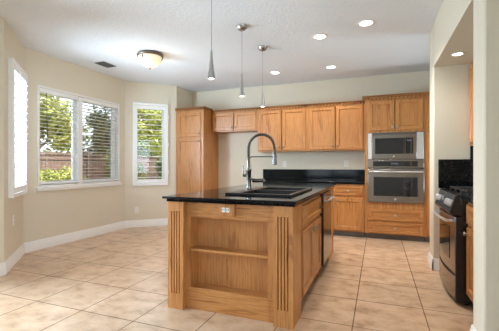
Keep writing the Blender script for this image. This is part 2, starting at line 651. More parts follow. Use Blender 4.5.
a, b, z0, z1 = WIN_B
m = (a + b) / 2 - 0.062
for s0, s1, lab, tl in ((a + 0.02, m - 0.044, 'white horizontal blind with a dark tilt wand, left half of the bay window', 2),
                        (m + 0.044, b - 0.02, 'white horizontal blind over the darker screened right half of the bay window', 7)):
    bl = thing('venetian_blind', lab, 'blind', fB((s0 + s1) / 2, z0, 0), 'blinds in the bay window')
    MB().box(s0, s1, z1 - 0.075, z1 - 0.016, -0.058, -0.006, fB).build('headrail', LOUVER, bl, bevel=0.003)
    mb = MB()
    zs = [z0 + 0.095 + 0.054 * i for i in range(int((z1 - z0 - 0.19) / 0.054) + 1)]
    slats(mb, fB, s0 + 0.004, s1 - 0.004, zs, -0.034, 0.040, math.radians(tl))
    mb.build('slats', LOUVER, bl)
    MB().box(s0 + 0.004, s1 - 0.004, z0 + 0.04, z0 + 0.062, -0.056, -0.012, fB).build('bottom_rail', LOUVER, bl, bevel=0.003)
    for q in (s0 + 0.12, s1 - 0.12):
        MB().tube([fB(q, z0 + 0.06, -0.010), fB(q, z1 - 0.07, -0.010)], 0.0012, 5).build('ladder_cord', LOUVER, bl)
    if s0 < m - 0.3:
        MB().tube([fB(a + 0.13, z1 - 0.07, -0.002), fB(a + 0.135, z0 + 0.62, 0.002)], 0.0045, 6).build('tilt_wand', MATTE, bl)


# ------------------------------------------------------------------ plantation shutters
def shutter(fr, label, a, b, z0, z1, off, panels, pitch, lw, tilt, hinge_side):
    t = thing('plantation_shutter', label, 'shutter', fr((a + b) / 2, z0, 0))
    MB().ring(fr, a, b, z0, z1, 0.040, 0.0, off + 0.018).build('shutter_frame', LOUVER, t, bevel=0.003)
    n = len(panels)
    for (s0, s1) in panels:
        p = MB().ring(fr, s0, s1, z0 + 0.047, z1 - 0.047, 0.030, off - 0.014, off + 0.014)
        p.box(s0 + 0.03, s1 - 0.03, z0 + 0.075, z0 + 0.115, off - 0.012, off + 0.012, fr)
        p.box(s0 + 0.03, s1 - 0.03, z1 - 0.115, z1 - 0.075, off - 0.012, off + 0.012, fr)
        po = p.build('shutter_panel', LOUVER, t)
        mb = MB()
        zz = [z0 + 0.155 + pitch * i for i in range(int((z1 - z0 - 0.28) / pitch) + 1)]
        slats(mb, fr, s0 + 0.037, s1 - 0.037, zz, off, lw, tilt, 0.008)
        mb.build('louvers', LOUVER, po)
    for f in (0.16, 0.5, 0.84):
        zc = z0 + (z1 - z0) * f
        s = b if hinge_side > 0 else a
        MB().box(s - 0.012, s + 0.012, zc - 0.035, zc + 0.035, off + 0.012, off + 0.024, fr).build('hinge', LOUVER, t)
    return t


shutter(fC, 'tall white louvered shutter covering the narrow window beside the oak pantry', 0.138, 0.787, 0.785, 2.352, 0.028,
        [(0.181, 0.744)], 0.100, 0.066, math.radians(0), 1)
shutter(fA, 'tall narrow white shutter at the far left, bright with daylight behind its louvers', 0.165, 0.925, 0.80, 2.37, 0.034,
        [(0.21, 0.54), (0.55, 0.88)], 0.088, 0.082, math.radians(14), -1)

# ------------------------------------------------------------------ wall outlets
def outlet(fr, u, z, label):
    t = thing('wall_outlet', label, 'outlet', fr(u, z, 0), 'wall outlets')
    MB().box(u - 0.036, u + 0.036, z - 0.058, z + 0.058, 0, 0.006, fr).build('cover_plate', PLATE, t, bevel=0.003)
    for dz in (-0.026, 0.026):
        s = MB().box(u - 0.017, u + 0.017, z + dz - 0.016, z + dz + 0.016, 0.006, 0.0085, fr).build('socket', WHITE, t, bevel=0.002)
        MB().box(u - 0.008, u - 0.005, z + dz - 0.006, z + dz + 0.008, 0.008, 0.0092, fr).box(u + 0.005, u + 0.008, z + dz - 0.006, z + dz + 0.008, 0.008, 0.0092, fr).build('slots', DARK, s)
    return t


fK = Frame((0, YK, 0), (1, 0, 0), (0, -1, 0))
outlet(fC, 0.205, 0.325, 'white wall outlet low on the bay wall under the shuttered window beside the pantry')
outlet(fA, 0.40, 0.52, 'white wall outlet low on the wall below the far left shutter')
outlet(fK, -1.685, 1.195, 'white wall outlet above the black backsplash just right of the tall faucet')
outlet(fK, -0.535, 1.20, 'white wall outlet above the black backsplash near the oven cabinet')

# ================================================================== CABINETS
def crown(parent, x0, x1, yf, z0, z1, left_return=None, right_return=None):
    """Stepped top moulding along a front at y = yf (facing -Y) with optional returns to the wall."""
    mb = MB()
    h = z1 - z0
    prof = [(0.0, z0), (-0.012, z0), (-0.012, z0 + h * 0.25), (-0.020, z0 + h * 0.35), (-0.034, z0 + h * 0.75), (-0.040, z0 + h * 0.8), (-0.040, z1), (0.0, z1)]
    e0 = 1 if left_return else 0
    e1 = 1 if right_return else 0
    mb.quadloop([[(x0 + e0 * d, yf + d, z) for d, z in prof], [(x1 - e1 * d, yf + d, z) for d, z in prof]])
    if right_return:
        mb.quadloop([[(x1 - d, yf + d, z) for d, z in prof], [(x1 - d, right_return, z) for d, z in prof]])
    if left_return:
        mb.quadloop([[(x0 + d, yf + d, z) for d, z in prof], [(x0 + d, left_return, z) for d, z in prof]])
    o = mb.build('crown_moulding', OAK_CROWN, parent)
    rp = MB()
    p, wdt = 0.056, 0.033

    def bead(c, d):      # one slanted rope strand on the face
        n = Vector((-d.y, d.x, 0))
        sh = d * 0.012
        lo = [c + n * w + d * u + Vector((0, 0, z0 - 0.004)) for u, w in ((0, -0.008), (0.006, -0.026), (wdt - 0.006, -0.026), (wdt, -0.008))]
        hi = [q + sh + Vector((0, 0, 0.026)) for q in lo]
        rp.quadloop([lo, hi])
    k = x0 + 0.006
    while k + p < x1:
        bead(Vector((k, yf, 0)), Vector((1, 0, 0)) * 1.0)
        k += p
    if right_return:
        rp.build('rope_moulding', OAK_X, parent)
        rp = MB()
    for xr in ((x1,) if right_return else ()):
        y = yf + 0.006
        while y + p < right_return:
            bead(Vector((xr, y, 0)), Vector((0, 1, 0)))
            y += p
    rp.build('rope_moulding', OAK_X, parent)
    return o


def seam_shade(parent, fr, u, v0, v1):
    """Solid dark strip that paints the shadow in the gap between paired doors."""
    MB().box(u - 0.007, u + 0.007, v0 + 0.003, v1 - 0.003, 0.0002, 0.004, fr).build('dark_gap_strip', DARK, parent)


def door(parent, fr, u0, u1, v0, v1, kn=None, name='door', mat=None, stile=0.058, knmat=None):
    o = MB().panel_door(fr, u0, u1, v0, v1, stile=stile).build(name, mat or OAK_Z, parent)
    if kn:
        knob(o, fr(kn[0], kn[1], 0.0175), fr.w, knmat)
    return o


def fY(y):      # front facing the camera side (-Y)
    return Frame((0, y, 0), (1, 0, 0), (0, -1, 0))


# --- tall pantry left
PY = 5.60
t = thing('pantry_cabinet', 'tall narrow oak pantry cabinet at the left end of the kitchen wall', 'cabinet', (-3.40, PY + 0.3, 0))
MB().box(-3.712, -3.10, PY, YK - 0.004, 0.10, 2.245).build('carcass', OAK_Z, t, bevel=0.002)
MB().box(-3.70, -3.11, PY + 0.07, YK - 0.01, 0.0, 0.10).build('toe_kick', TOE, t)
f = fY(PY)
door(t, f, -3.675, -3.150, 1.720, 2.185, (-3.185, 1.775), knmat=BRONZE)
door(t, f, -3.675, -3.150, 0.125, 1.695, (-3.185, 1.635), knmat=BRONZE)
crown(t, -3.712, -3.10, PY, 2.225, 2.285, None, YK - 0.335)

# --- wall cabinets
def wall_cabinet(label, x0, x1, z0, n, z1=2.235, cr=True, gap=0.030):
    t = thing('wall_cabinet', label, 'cabinet', ((x0 + x1) / 2, YK - 0.17, z0), 'oak wall cabinets on the back wall')
    yf = YK - 0.325
    MB().box(x0, x1, yf, YK - 0.004, z0, z1).build('carcass', OAK_Z, t, bevel=0.002)
    f = fY(yf)
    w = (x1 - x0 - 2 * gap - (n - 1) * 0.009) / n
    for i in range(n):
        u0 = x0 + gap + i * (w + 0.009)
        kx = u0 + w - 0.035 if i % 2 == 0 else u0 + 0.035
        door(t, f, u0, u0 + w, z0 + 0.022, z1 - 0.045, (kx, z0 + 0.075), knmat=BRONZE)
    for i in range(1, n):
        seam_shade(t, f, x0 + gap + i * (w + 0.009) - 0.0045, z0 + 0.022, z1 - 0.045)
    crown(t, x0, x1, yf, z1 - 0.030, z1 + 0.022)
    return t


wall_cabinet('short wide oak wall cabinet over the empty fridge space, next to the pantry', -3.085, -2.118, 1.825, 2)
wall_cabinet('tall two-door oak wall cabinet right of the short cabinet, behind the faucet', -2.116, -1.171, 1.42, 2)
wall_cabinet('tall two-door oak wall cabinet touching the oven cabinet', -1.169, -0.202, 1.42, 2)

# --- oven tower
TY = 5.63
f = fY(TY)
t = thing('oven_cabinet', 'full-height oak tower holding the microwave and wall oven', 'cabinet', (0.235, TY + 0.3, 0))
cb = MB()
cb.box(-0.195, -0.152, TY, YK - 0.004, 0.09, 2.25)
cb.box(0.648, 0.664, TY, YK - 0.004, 0.09, 2.25)
cb.box(-0.152, 0.648, TY, YK - 0.004, 1.683, 2.25)
cb.box(-0.152, 0.648, TY, YK - 0.004, 0.09, 0.586)
cb.box(-0.152, 0.648, YK - 0.03, YK - 0.004, 0.586, 1.683)
cb.build('carcass', OAK_Z, t)
MB().box(-0.19, 0.66, TY + 0.075, YK - 0.01, 0.0, 0.09).build('toe_kick', TOE, t)
door(t, f, -0.145, 0.240, 1.712, 2.185, (0.205, 1.765))
door(t, f, 0.249, 0.634, 1.712, 2.185, (0.285, 1.765))
door(t, f, -0.149, 0.637, 0.297, 0.480, (0.244, 0.388), 'drawer', OAK_X, 0.045)
door(t, f, -0.149, 0.637, 0.098, 0.278, (0.244, 0.188), 'drawer', OAK_X, 0.045)
seam_shade(t, f, 0.2445, 1.712, 2.185)
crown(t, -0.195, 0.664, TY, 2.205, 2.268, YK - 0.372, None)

# --- tall cabinet right of the oven
t = thing('tall_cabinet', 'full-height oak cabinet right of the ovens, mostly hidden by the pillar', 'cabinet', (1.05, TY + 0.3, 0))
MB().box(0.666, 1.46, TY, YK - 0.004, 0.09, 2.25).build('carcass', OAK_Z, t)
MB().box(0.67, 1.45, TY + 0.075, YK - 0.01, 0.0, 0.09).build('toe_kick', TOE, t)
for u0, u1, kx in ((0.690, 1.055, 0.722), (1.070, 1.435, 1.40)):
    door(t, f, u0, u1, 1.712, 2.185, (kx, 1.765))
    door(t, f, u0, u1, 0.11, 1.690, (kx, 1.635))
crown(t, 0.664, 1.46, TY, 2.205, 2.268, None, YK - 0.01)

# --- microwave
t = thing('microwave', 'stainless built-in microwave with bright trim in the oak tower, above the oven', 'microwave', (0.22, TY, 1.26))
MB().box(-0.150, 0.646, TY - 0.012, TY + 0.02, 1.258, 1.681).build('trim_kit', STEEL, t, bevel=0.002)
MB().box(-0.146, -0.093, TY - 0.018, TY - 0.012, 1.266, 1.672).build('side_trim', STEEL_L, t, bevel=0.002)
MB().box(0.548, 0.640, TY - 0.018, TY - 0.012, 1.266, 1.672).build('side_trim', STEEL_L, t, bevel=0.002)
MB().box(-0.085, 0.540, TY - 0.035, TY + 0.40, 1.275, 1.635).build('body', STEEL, t, bevel=0.004)
w = MB().box(-0.045, 0.500, TY - 0.039, TY - 0.034, 1.345, 1.592).build('door_window', GLASSBLK, t, bevel=0.003)
MB().box(0.385, 0.390, TY - 0.0405, TY - 0.0388, 1.350, 1.588).build('control_divider', STEEL, w)
MB().box(0.41, 0.47, TY - 0.0405, TY - 0.0388, 1.535, 1.562).build('display', DISPLAY, w)
MB().lathe([(0.012, 0), (0.012, 0.003)], (0.225, TY - 0.035, 1.307), (0, -1, 0), 16).build('badge', STEEL_L, t)
gv = MB()
for i in range(3):
    gv.box(-0.08, 0.535, TY - 0.016, TY - 0.011, 1.645 + i * 0.011, 1.650 + i * 0.011)
gv.build('vent_grille', DARK, t)

# --- wall oven
t = thing('wall_oven', 'stainless wall oven with a dark window, below the microwave', 'oven', (0.248, TY, 0.59))
MB().box(-0.1515, 0.6475, TY - 0.020, TY + 0.45, 0.588, 1.256).build('oven_body', DARK, t)
cp = MB().box(-0.1505, 0.6465, TY - 0.030, TY - 0.018, 1.130, 1.254).build('control_panel', STEEL, t, bevel=0.004)
MB().box(-0.075, 0.560, TY - 0.034, TY - 0.028, 1.150, 1.232).build('control_glass', GLASSBLK, cp, bevel=0.004)
MB().box(0.19, 0.29, TY - 0.0352, TY - 0.0338, 1.185, 1.207).build('display', DISPLAY, cp)
dd = MB().box(-0.1505, 0.6465, TY - 0.042, TY - 0.018, 0.592, 1.116).build('oven_door', STEEL, t, bevel=0.006)
MB().box(-0.065, 0.560, TY - 0.0455, TY - 0.041, 0.690, 0.985).build('oven_window', GLASSBLK, dd, bevel=0.004)
hb = MB().tube([(-0.13, TY - 0.088, 1.070), (0.248, TY - 0.094, 1.070), (0.626, TY - 0.088, 1.070)], 0.012, 12)
hb.box(-0.122, -0.100, TY - 0.086, TY - 0.040, 1.060, 1.080).box(0.596, 0.618, TY - 0.086, TY - 0.040, 1.060, 1.080)
hb.build('handle', STEEL_L, dd)
MB().lathe([(0.016, 0), (0.016, 0.003)], (0.248, TY - 0.042, 0.645), (0, -1, 0), 16).build('badge', STEEL_L, dd)

# --- base cabinets along the back wall
def base_cabinet(label, x0, x1, n):
    t = thing('base_cabinet', label, 'cabinet', ((x0 + x1) / 2, TY + 0.3, 0), 'oak base cabinets on the back wall')
    MB().box(x0, x1, TY, YK - 0.004, 0.095, 0.862).build('carcass', OAK_Z, t, bevel=0.002)
    MB().box(x0 + 0.004, x1 - 0.004, TY + 0.075, YK - 0.01, 0, 0.095).build('toe_kick', TOE, t)
    w = (x1 - x0 - 0.05 - (n - 1) * 0.02) / n
    for i in range(n):
        u0 = x0 + 0.025 + i * (w + 0.02)
        door(t, f, u0, u0 + w, 0.677, 0.835, (u0 + w / 2, 0.756), 'drawer', OAK_X, 0.040)
        door(t, f, u0, u0 + w, 0.118, 0.640, (u0 + 0.035 if i == n - 1 else u0 + w - 0.035, 0.600))
    return t


base_cabinet('oak base cabinet with one drawer over one door, beside the oven tower', -0.705, -0.200, 1)
base_cabinet('oak base cabinet behind the island, under the black counter left of the single-door base', -1.405, -0.707, 2)
base_cabinet('oak base cabinet at the left end of the black back counter', -2.105, -1.407, 2)
t = thing('kitchen_countertop', 'black granite counter with backsplash along the back kitchen wall', 'countertop', (-1.155, TY + 0.3, 0.863))
MB().box(-2.115, -0.197, TY - 0.030, YK - 0.003, 0.863, 0.897).build('slab', GRANITE, t, bevel=0.004)
MB().box(-2.115, -0.197, YK - 0.024, YK - 0.003, 0.897, 1.093).build('backsplash', GRANITE, t, bevel=0.002)

# ================================================================== ISLAND
IX0, IX1, IY0, IY1 = -1.608, -0.560, 2.310, 4.58
t = thing('kitchen_island', 'oak kitchen island with open shelf end and fluted corner posts', 'island', ((IX0 + IX1) / 2, 3.4, 0))
fI = Frame((0, IY0, 0), (1, 0, 0), (0, -1, 0))
PF = 0.050      # the middle of the end sits back this far behind the posts


def pilaster(x0, x1):
    """Corner post with four flutes cut in its front and a plain side return."""
    g0, g1 = x0 + (x1 - x0) * 0.20, x1 - (x1 - x0) * 0.20
    n = 4
    pitch = (g1 - g0) / (n - 0.35)
    gw = pitch * 0.44
    prof = [(x0, 0.0)]
    d = 0.014
    us = []
    for i in range(n):
        c0 = g0 + i * pitch
        us.append((c0, c0 + gw))
    mb = MB()
    depth = 0.27
    z0, za, zb, z1 = 0.0, 0.125, 0.795, 0.872
    mb.box(x0, x1, z0, za, -depth, 0, fI)
    mb.box(x0, x1, zb, z1, -depth, 0, fI)
    poly = [(x0, -depth), (x0, 0.0)]
    for (p, q) in us:
        poly += [(p, 0.0), (p + gw * 0.15, -d * 0.75), (p + gw * 0.5, -d), (q - gw * 0.15, -d * 0.75), (q, 0.0)]
    poly += [(x1, 0.0), (x1, -depth)]
    mb.quadloop([[fI(u, z, w) for u, w in poly] for z in (za, zb)])
    return mb


pilaster(-1.608, -1.462).build('corner_post', OAK_Z, t)
pilaster(-0.706, -0.560).build('corner_post', OAK_Z, t)
MB().box(-1.462, -0.706, 0.745, 0.872, -PF - 0.02, -PF, fI).build('apron', OAK_X, t, bevel=0.002)
MB().box(-1.462, -0.706, 0.0, 0.176, -PF - 0.02, -PF, fI).build('bottom_rail', OAK_X, t, bevel=0.002)
MB().box(-1.462, -1.428, 0.176, 0.745, -PF - 0.02, -PF, fI).build('stile', OAK_Z, t)
MB().box(-0.766, -0.706, 0.176, 0.745, -PF - 0.02, -PF, fI).build('stile', OAK_Z, t)
bc = MB()
bc.box(-1.440, -0.755, 0.150, 0.172, -0.170, -PF - 0.02, fI)        # niche floor
bc.box(-1.440, -0.755, 0.748, 0.770, -0.170, -PF - 0.02, fI)        # niche roof
bc.box(-1.448, -1.429, 0.150, 0.770, -0.170, -PF - 0.02, fI)
bc.box(-0.765, -0.746, 0.150, 0.770, -0.170, -PF - 0.02, fI)
bc.box(-1.462, -0.706, 0.0, 0.872, -0.188, -0.170, fI)             # niche back
bc.build('open_bookcase', OAK_Z, t)
MB().box(-1.4285, -0.7655, 0.468, 0.490, -0.169, -0.056, fI).build('shelf', OAK_X, t, bevel=0.003)
# body panels behind the end
bd = MB()
bd.box(IX0 + 0.012, IX0 + 0.030, IY0 + 0.27, IY1, 0.0, 0.872)
bd.box(IX0 + 0.012, IX1, IY1 - 0.018, IY1, 0.0, 0.872)
bd.box(IX1 - 0.026, IX1 - 0.005, IY0 + 0.27, 3.520, 0.10, 0.872)
bd.box(IX1 - 0.026, IX1 - 0.005, 4.142, IY1, 0.0, 0.872)
bd.box(IX0 + 0.03, IX1 - 0.02, 3.500, 3.518, 0.0, 0.60)
bd.build('body_panels', OAK_Z, t)
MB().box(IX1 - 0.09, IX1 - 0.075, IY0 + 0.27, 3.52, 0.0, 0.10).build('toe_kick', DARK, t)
fS = Frame((IX1 - 0.005, 0, 0), (0, 1, 0), (1, 0, 0))
sd = door(t, fS, 2.610, 3.480, 0.672, 0.845, None, 'false_drawer_front', OAK_Y, 0.045)
MB().tube([fS(3.38, 0.745, 0.018), fS(3.385, 0.745, 0.040), fS(3.43, 0.745, 0.040), fS(3.435, 0.745, 0.018)], 0.005, 8).build('drawer_pull', BRONZE, sd)
door(t, fS, 2.610, 3.038, 0.118, 0.645, (3.002, 0.595))
door(t, fS, 3.052, 3.480, 0.118, 0.645, (3.088, 0.595))
# oak-framed double outlet on the apron
op = MB().box(-1.161, -1.025, 0.772, 0.868, -PF, -PF + 0.026, fI).build('outlet_box', OAK_Z, t, bevel=0.005)
op['label'] = 'small oak block with a double outlet'
for u in (-1.116, -1.080):
    s = MB().box(u - 0.0145, u + 0.0145, 0.803, 0.839, -PF + 0.026, -PF + 0.029, fI).build('socket', WHITE, op, bevel=0.002)
    MB().box(u - 0.008, u - 0.004, 0.815, 0.831, -PF + 0.0288, -PF + 0.0298, fI).box(u + 0.004, u + 0.008, 0.815, 0.831, -PF + 0.0288, -PF + 0.0298, fI).build('slots', DARK, s)

# --- island counter with a hole for the sink
CX0, CX1, CY0, CY1 = -1.640, -0.530, 2.268, 4.66
SX0, SX1, SY0, SY1 = -1.222, -0.640, 2.580, 3.480      # sink rim
t = thing('island_countertop', 'black granite counter with dentil edge on the oak island', 'countertop', (-1.1, 3.4, 0.872))
hx0, hx1, hy0, hy1 = SX0 + 0.012, SX1 - 0.012, SY0 + 0.012, SY1 - 0.012
sl = MB()
xs, ys = [CX0, hx0, hx1, CX1], [CY0, hy0, hy1, CY1]
bm = sl.bm
grid = {}
for i, x in enumerate(xs):
    for j, y in enumerate(ys):
        for kz, z in enumerate((0.896, 0.915)):
            grid[i, j, kz] = bm.verts.new((x, y, z))
for i in range(3):
    for j in range(3):
        if i == 1 and j == 1:
            continue
        for kz in (0, 1):
            bm.faces.new([grid[i, j, kz], grid[i + 1, j, kz], grid[i + 1, j + 1, kz], grid[i, j + 1, kz]])
for i in range(3):
    for j in (0, 3):
        bm.faces.new([grid[i, j, 0], grid[i + 1, j, 0], grid[i + 1, j, 1], grid[i, j, 1]])
for j in range(3):
    for i in (0, 3):
        bm.faces.new([grid[i, j, 0], grid[i, j + 1, 0], grid[i, j + 1, 1], grid[i, j, 1]])
bm.faces.new([grid[1, 1, 0], grid[2, 1, 0], grid[2, 1, 1], grid[1, 1, 1]])
bm.faces.new([grid[1, 2, 0], grid[2, 2, 0], grid[2, 2, 1], grid[1, 2, 1]])
bm.faces.new([grid[1, 1, 0], grid[1, 2, 0], grid[1, 2, 1], grid[1, 1, 1]])
bm.faces.new([grid[2, 1, 0], grid[2, 2, 0], grid[2, 2, 1], grid[2, 1, 1]])
sl.build('slab', GRANITE, t, bevel=0.005)
# under-edge with dentil teeth
ex0, ex1, ey0, ey1 = -1.612, -0.545, 2.301, 4.62
eb = MB()
eb.ring(Frame((0, 0, 0), (1, 0, 0), (0, 0, 1), (0, 1, 0)), ex0, ex1, ey0, ey1, 0.045, 0.873, 0.896)
eb.build('edge_band', GRANITE, t)
dn = MB()
n = 44
for i in range(n):
    x = ex0 + (ex1 - ex0) * (i + 0.5) / n
    dn.box(x - 0.0065, x + 0.0065, ey0 - 0.011, ey0, 0.8735, 0.8905)
n2 = 90
for i in range(n2):
    y = ey0 + (ey1 - ey0) * (i + 0.5) / n2
    dn.box(ex0 - 0.009, ex0, y - 0.0065, y + 0.0065, 0.8735, 0.8905)
dn.build('dentil_teeth', GRANITE, t)

# --- sink
t = thing('kitchen_sink', 'black double-bowl drop-in sink set in the island counter', 'sink', (-0.94, 3.03, 0.915))
DK = 0.115       # faucet deck on the left side
bx0, bx1 = SX0 + DK, SX1 - 0.035
by = [(SY0 + 0.035, 3.015), (3.045, SY1 - 0.035)]
rm = MB()
zt, zb_ = 0.932, 0.9155
rm.box(SX0, bx0, SY0, SY1, zb_, zt)
rm.box(bx1, SX1, SY0, SY1, zb_, zt)
rm.box(bx0, bx1, SY0, by[0][0], zb_, zt)
rm.box(bx0, bx1, by[1][1], SY1, zb_, zt)
rm.box(bx0, bx1, by[0][1], by[1][0], zb_, zt)
rm.build('rim', SINKM, t, bevel=0.004)
for y0, y1 in by:
    def rr(i, z):
        return [(bx0 + i, y0 + i, z), (bx1 - i, y0 + i, z), (bx1 - i, y1 - i, z), (bx0 + i, y1 - i, z)]
    bo = MB().quadloop([rr(-0.006, 0.72), rr(-0.006, zt - 0.002), rr(0.0, zt - 0.002), rr(0.012, 0.745), rr(0.04, 0.735)]).build('bowl', SINKM, t)
    MB().lathe([(0.04, 0), (0.04, 0.004), (0.02, 0.004)], ((bx0 + bx1) / 2, (y0 + y1) / 2, 0.7352), (0, 0, 1), 20).build('drain', STEEL, bo)

# --- faucet
FX, FY_ = -1.185, 3.05
t = thing('kitchen_faucet', 'tall nickel spring faucet arching over the black island sink', 'faucet', (FX, FY_, zt))
MB().lathe([(0.034, 0), (0.034, 0.006), (0.026, 0.012), (0.024, 0.03), (0.024, 0.17), (0.027, 0.175), (0.027, 0.20), (0.015, 0.205), (0.015, 0.26)], (FX, FY_, zt + 0.0005), (0, 0, 1), 20).build('body', CHROME, t)
RA = 0.132
zc = 1.335
path = [Vector((FX, FY_, z)) for z in (1.185, 1.22, 1.26, 1.30)] + arc((FX + RA, FY_, zc), RA, PI, 0, 26) + [Vector((FX + 2 * RA, FY_, 1.315))]
MB().tube(path, 0.0075, 10).build('hose', MATTE, t)
# the coil spring round the hose
L = [0.0]
for p, q in zip(path, path[1:]):
    L.append(L[-1] + (q - p).length)
turns = 46
pts = []
N = turns * 9
for i in range(N + 1):
    d = L[-1] * i / N
    j = max(k for k in range(len(L)) if L[k] <= d + 1e-9)
    j = min(j, len(path) - 2)
    fct = (d - L[j]) / (L[j + 1] - L[j])
    p = path[j].lerp(path[j + 1], fct)
    tn = (path[j + 1] - path[j]).normalized()
    sv = Vector((0, 1, 0))
    nv = tn.cross(sv).normalized()
    an = 2 * PI * turns * i / N
    pts.append(p + (sv * math.cos(an) + nv * math.sin(an)) * 0.0135)
MB().tube(pts, 0.0034, 5).build('spring', CHROME, t)
HX = FX + 2 * RA
MB().lathe([(0.012, 0), (0.016, -0.01), (0.017, -0.07), (0.021, -0.10), (0.023, -0.145), (0.019, -0.150)], (HX, FY_, 1.320), (0, 0, 1), 18).build('spray_head', CHROME, t)
arm = [Vector((FX, FY_, 1.15)), Vector((FX, FY_, 1.20))] + arc((FX + 0.045, FY_, 1.205), 0.045, PI, PI / 2, 6) + [Vector((HX - 0.02, FY_, 1.25))]
am = MB().tube([p + Vector((0.0, -0.022, 0)) for p in arm], 0.006, 8)
am.lathe([(0.024, -0.008), (0.024, 0.008)], (HX, FY_, 1.25), (0, 0, 1), 16)
am.build('holder_arm', CHROME, t)
MB().tube([(FX, FY_, 1.035), (FX + 0.05, FY_, 1.030), (FX + 0.12, FY_ - 0.005, 1.032), (FX + 0.155, FY_ - 0.005, 1.030), (FX + 0.165, FY_ - 0.005, 1.010)], [0.014, 0.011, 0.010, 0.013, 0.013], 10).build('side_spout', CHROME, t)
lv = MB().tube([(FX - 0.015, FY_, 1.07), (FX - 0.058, FY_ - 0.01, 1.07)], 0.017, 12)
lv.tube([(FX - 0.052, FY_ - 0.01, 1.075), (FX - 0.055, FY_ - 0.012, 1.12), (FX - 0.060, FY_ - 0.014, 1.165)], [0.008, 0.006, 0.007], 8)
lv.build('lever_handle', CHROME, t)

# --- dishwasher
t = thing('dishwasher', 'stainless dishwasher built into the aisle side of the island', 'dishwasher', (-0.8, 3.83, 0.0))
MB().box(-1.12, IX1 - 0.004, 3.526, 4.136, 0.10, 0.868).build('tub', MATTE, t)
dw = MB().box(IX1 - 0.003, IX1 + 0.030, 3.530, 4.132, 0.115, 0.866).build('door', STEEL, t, bevel=0.004)
MB().box(IX1 - 0.002, IX1 + 0.0295, 3.5265, 3.5305, 0.112, 0.868).build('door_edge', MATTE, t)
hb = MB().tube([(IX1 + 0.065, 3.575, 0.790), (IX1 + 0.070, 3.83, 0.790), (IX1 + 0.065, 4.087, 0.790)], 0.011, 10)
hb.box(IX1 + 0.028, IX1 + 0.066, 3.585, 3.605, 0.781, 0.799).box(IX1 + 0.028, IX1 + 0.066, 4.057, 4.077, 0.781, 0.799)
hb.build('handle', STEEL_L, dw)
MB().box(IX1 - 0.07, IX1 - 0.05, 3.53, 4.13, 0.0, 0.10).build('toe_panel', MATTE, t)

# ================================================================== RANGE ALCOVE
RX = 0.640
fN = Frame((RX + 0.02, 0, 0), (0, 1, 0), (-1, 0, 0))
t = thing('kitchen_range', 'stainless slide-in range with black sides in the wall alcove', 'range', (0.95, 3.58, 0))
R0, R1 = 3.20, 3.96
MB().box(0.604, 1.255, R0, R1, 0.035, 0.738).box(RX, 1.255, R0, R1, 0.738, 0.905).build('body', BLACK, t, bevel=0.003)
for x, y in ((RX + 0.05, R0 + 0.05), (RX + 0.05, R1 - 0.05), (1.2, R0 + 0.05), (1.2, R1 - 0.05)):
    MB().lathe([(0.018, 0), (0.018, 0.04)], (x, y, 0.0), (0, 0, 1), 10).build('foot', MATTE, t)


def bowed(z0, z1, x_edge, bow, back, n=10, grow=0.0):
    mb = MB()
    lo = []
    for i in range(n + 1):
        s = i / n
        y = R0 + 0.004 + (R1 - R0 - 0.008) * s
        lo.append((x_edge - bow * (1 - (2 * s - 1) ** 2), y))
    poly = lo + [(back, R1 - 0.004), (back, R0 + 0.004)]
    mb.prism(poly, z0, z1)
    return mb


dr_ = bowed(0.265, 0.738, 0.598, 0.030, 0.606).build('oven_door', STEEL, t, bevel=0.005)
wi = MB()
lo = []
for i in range(9):
    s = 0.17 + 0.66 * i / 8
    y = R0 + (R1 - R0) * s
    lo.append((0.598 - 0.030 * (1 - (2 * s - 1) ** 2) - 0.003, y))
wi.prism(lo + [(0.602, lo[-1][1]), (0.602, lo[0][1])], 0.36, 0.640).build('oven_window', GLASSBLK, dr_)
hp = [(0.598 - 0.03 * (1 - (2 * s - 1) ** 2) - 0.045, R0 + (R1 - R0) * s, 0.697) for s in [0.06 + 0.88 * i / 12 for i in range(13)]]
hh = MB().tube(hp, 0.012, 10)
for s in (0.09, 0.91):
    y = R0 + (R1 - R0) * s
    xx = 0.598 - 0.03 * (1 - (2 * s - 1) ** 2)
    hh.box(xx - 0.045, xx + 0.004, y - 0.010, y + 0.010, 0.688, 0.706)
hh.build('handle', STEEL_L, dr_)
bowed(0.050, 0.240, 0.598, 0.030, 0.606).build('storage_drawer', STEEL, t, bevel=0.005)
bowed(0.242, 0.263, 0.602, 0.020, 0.606).build('dark_gap_strip', MATTE, t)
# tilted control panel
cpm = MB()
loops = []
for y in (R0 + 0.003, R1 - 0.003):
    loops.append([(0.575, y, 0.748), (0.556, y, 0.775), (0.603, y, 0.915), (0.655, y, 0.924), (RX + 0.03, y, 0.748)])
cpl = cpm.quadloop(loops).build('control_panel', BLACK, t, bevel=0.003)
nrm = Vector((-0.140, 0, 0.047)).normalized()
pc = Vector((0.5795, 0, 0.845))
for i, y in enumerate((3.275, 3.375, 3.785, 3.885)):
    MB().lathe([(0.030, 0), (0.028, 0.020), (0.025, 0.027), (0.005, 0.029)], (pc.x, y, pc.z), nrm, 18).build('knob', STEEL_L, cpl)
fcp = Frame(pc, (0, 1, 0), nrm, Vector((0.047, 0, 0.140)).normalized())
MB().box(3.44, 3.72, -0.030, 0.030, -0.001, 0.002, fcp).build('control_glass', GLASSBLK, cpl)
MB().box(3.55, 3.62, -0.012, 0.012, 0.002, 0.003, fcp).build('display', DISPLAY, cpl)
ct = MB().box(RX + 0.012, 1.25, R0 - 0.008, R1 + 0.008, 0.906, 0.918).build('cooktop', GLASSBLK, t, bevel=0.003)
for cx_, cy_ in ((0.80, 3.36), (0.80, 3.80), (1.10, 3.36), (1.10, 3.80), (0.95, 3.58)):
    MB().lathe([(0.05, 0), (0.05, 0.008), (0.034, 0.010), (0.034, 0.018), (0.005, 0.020)], (cx_, cy_, 0.918), (0, 0, 1), 18).build('burner', MATTE, ct)
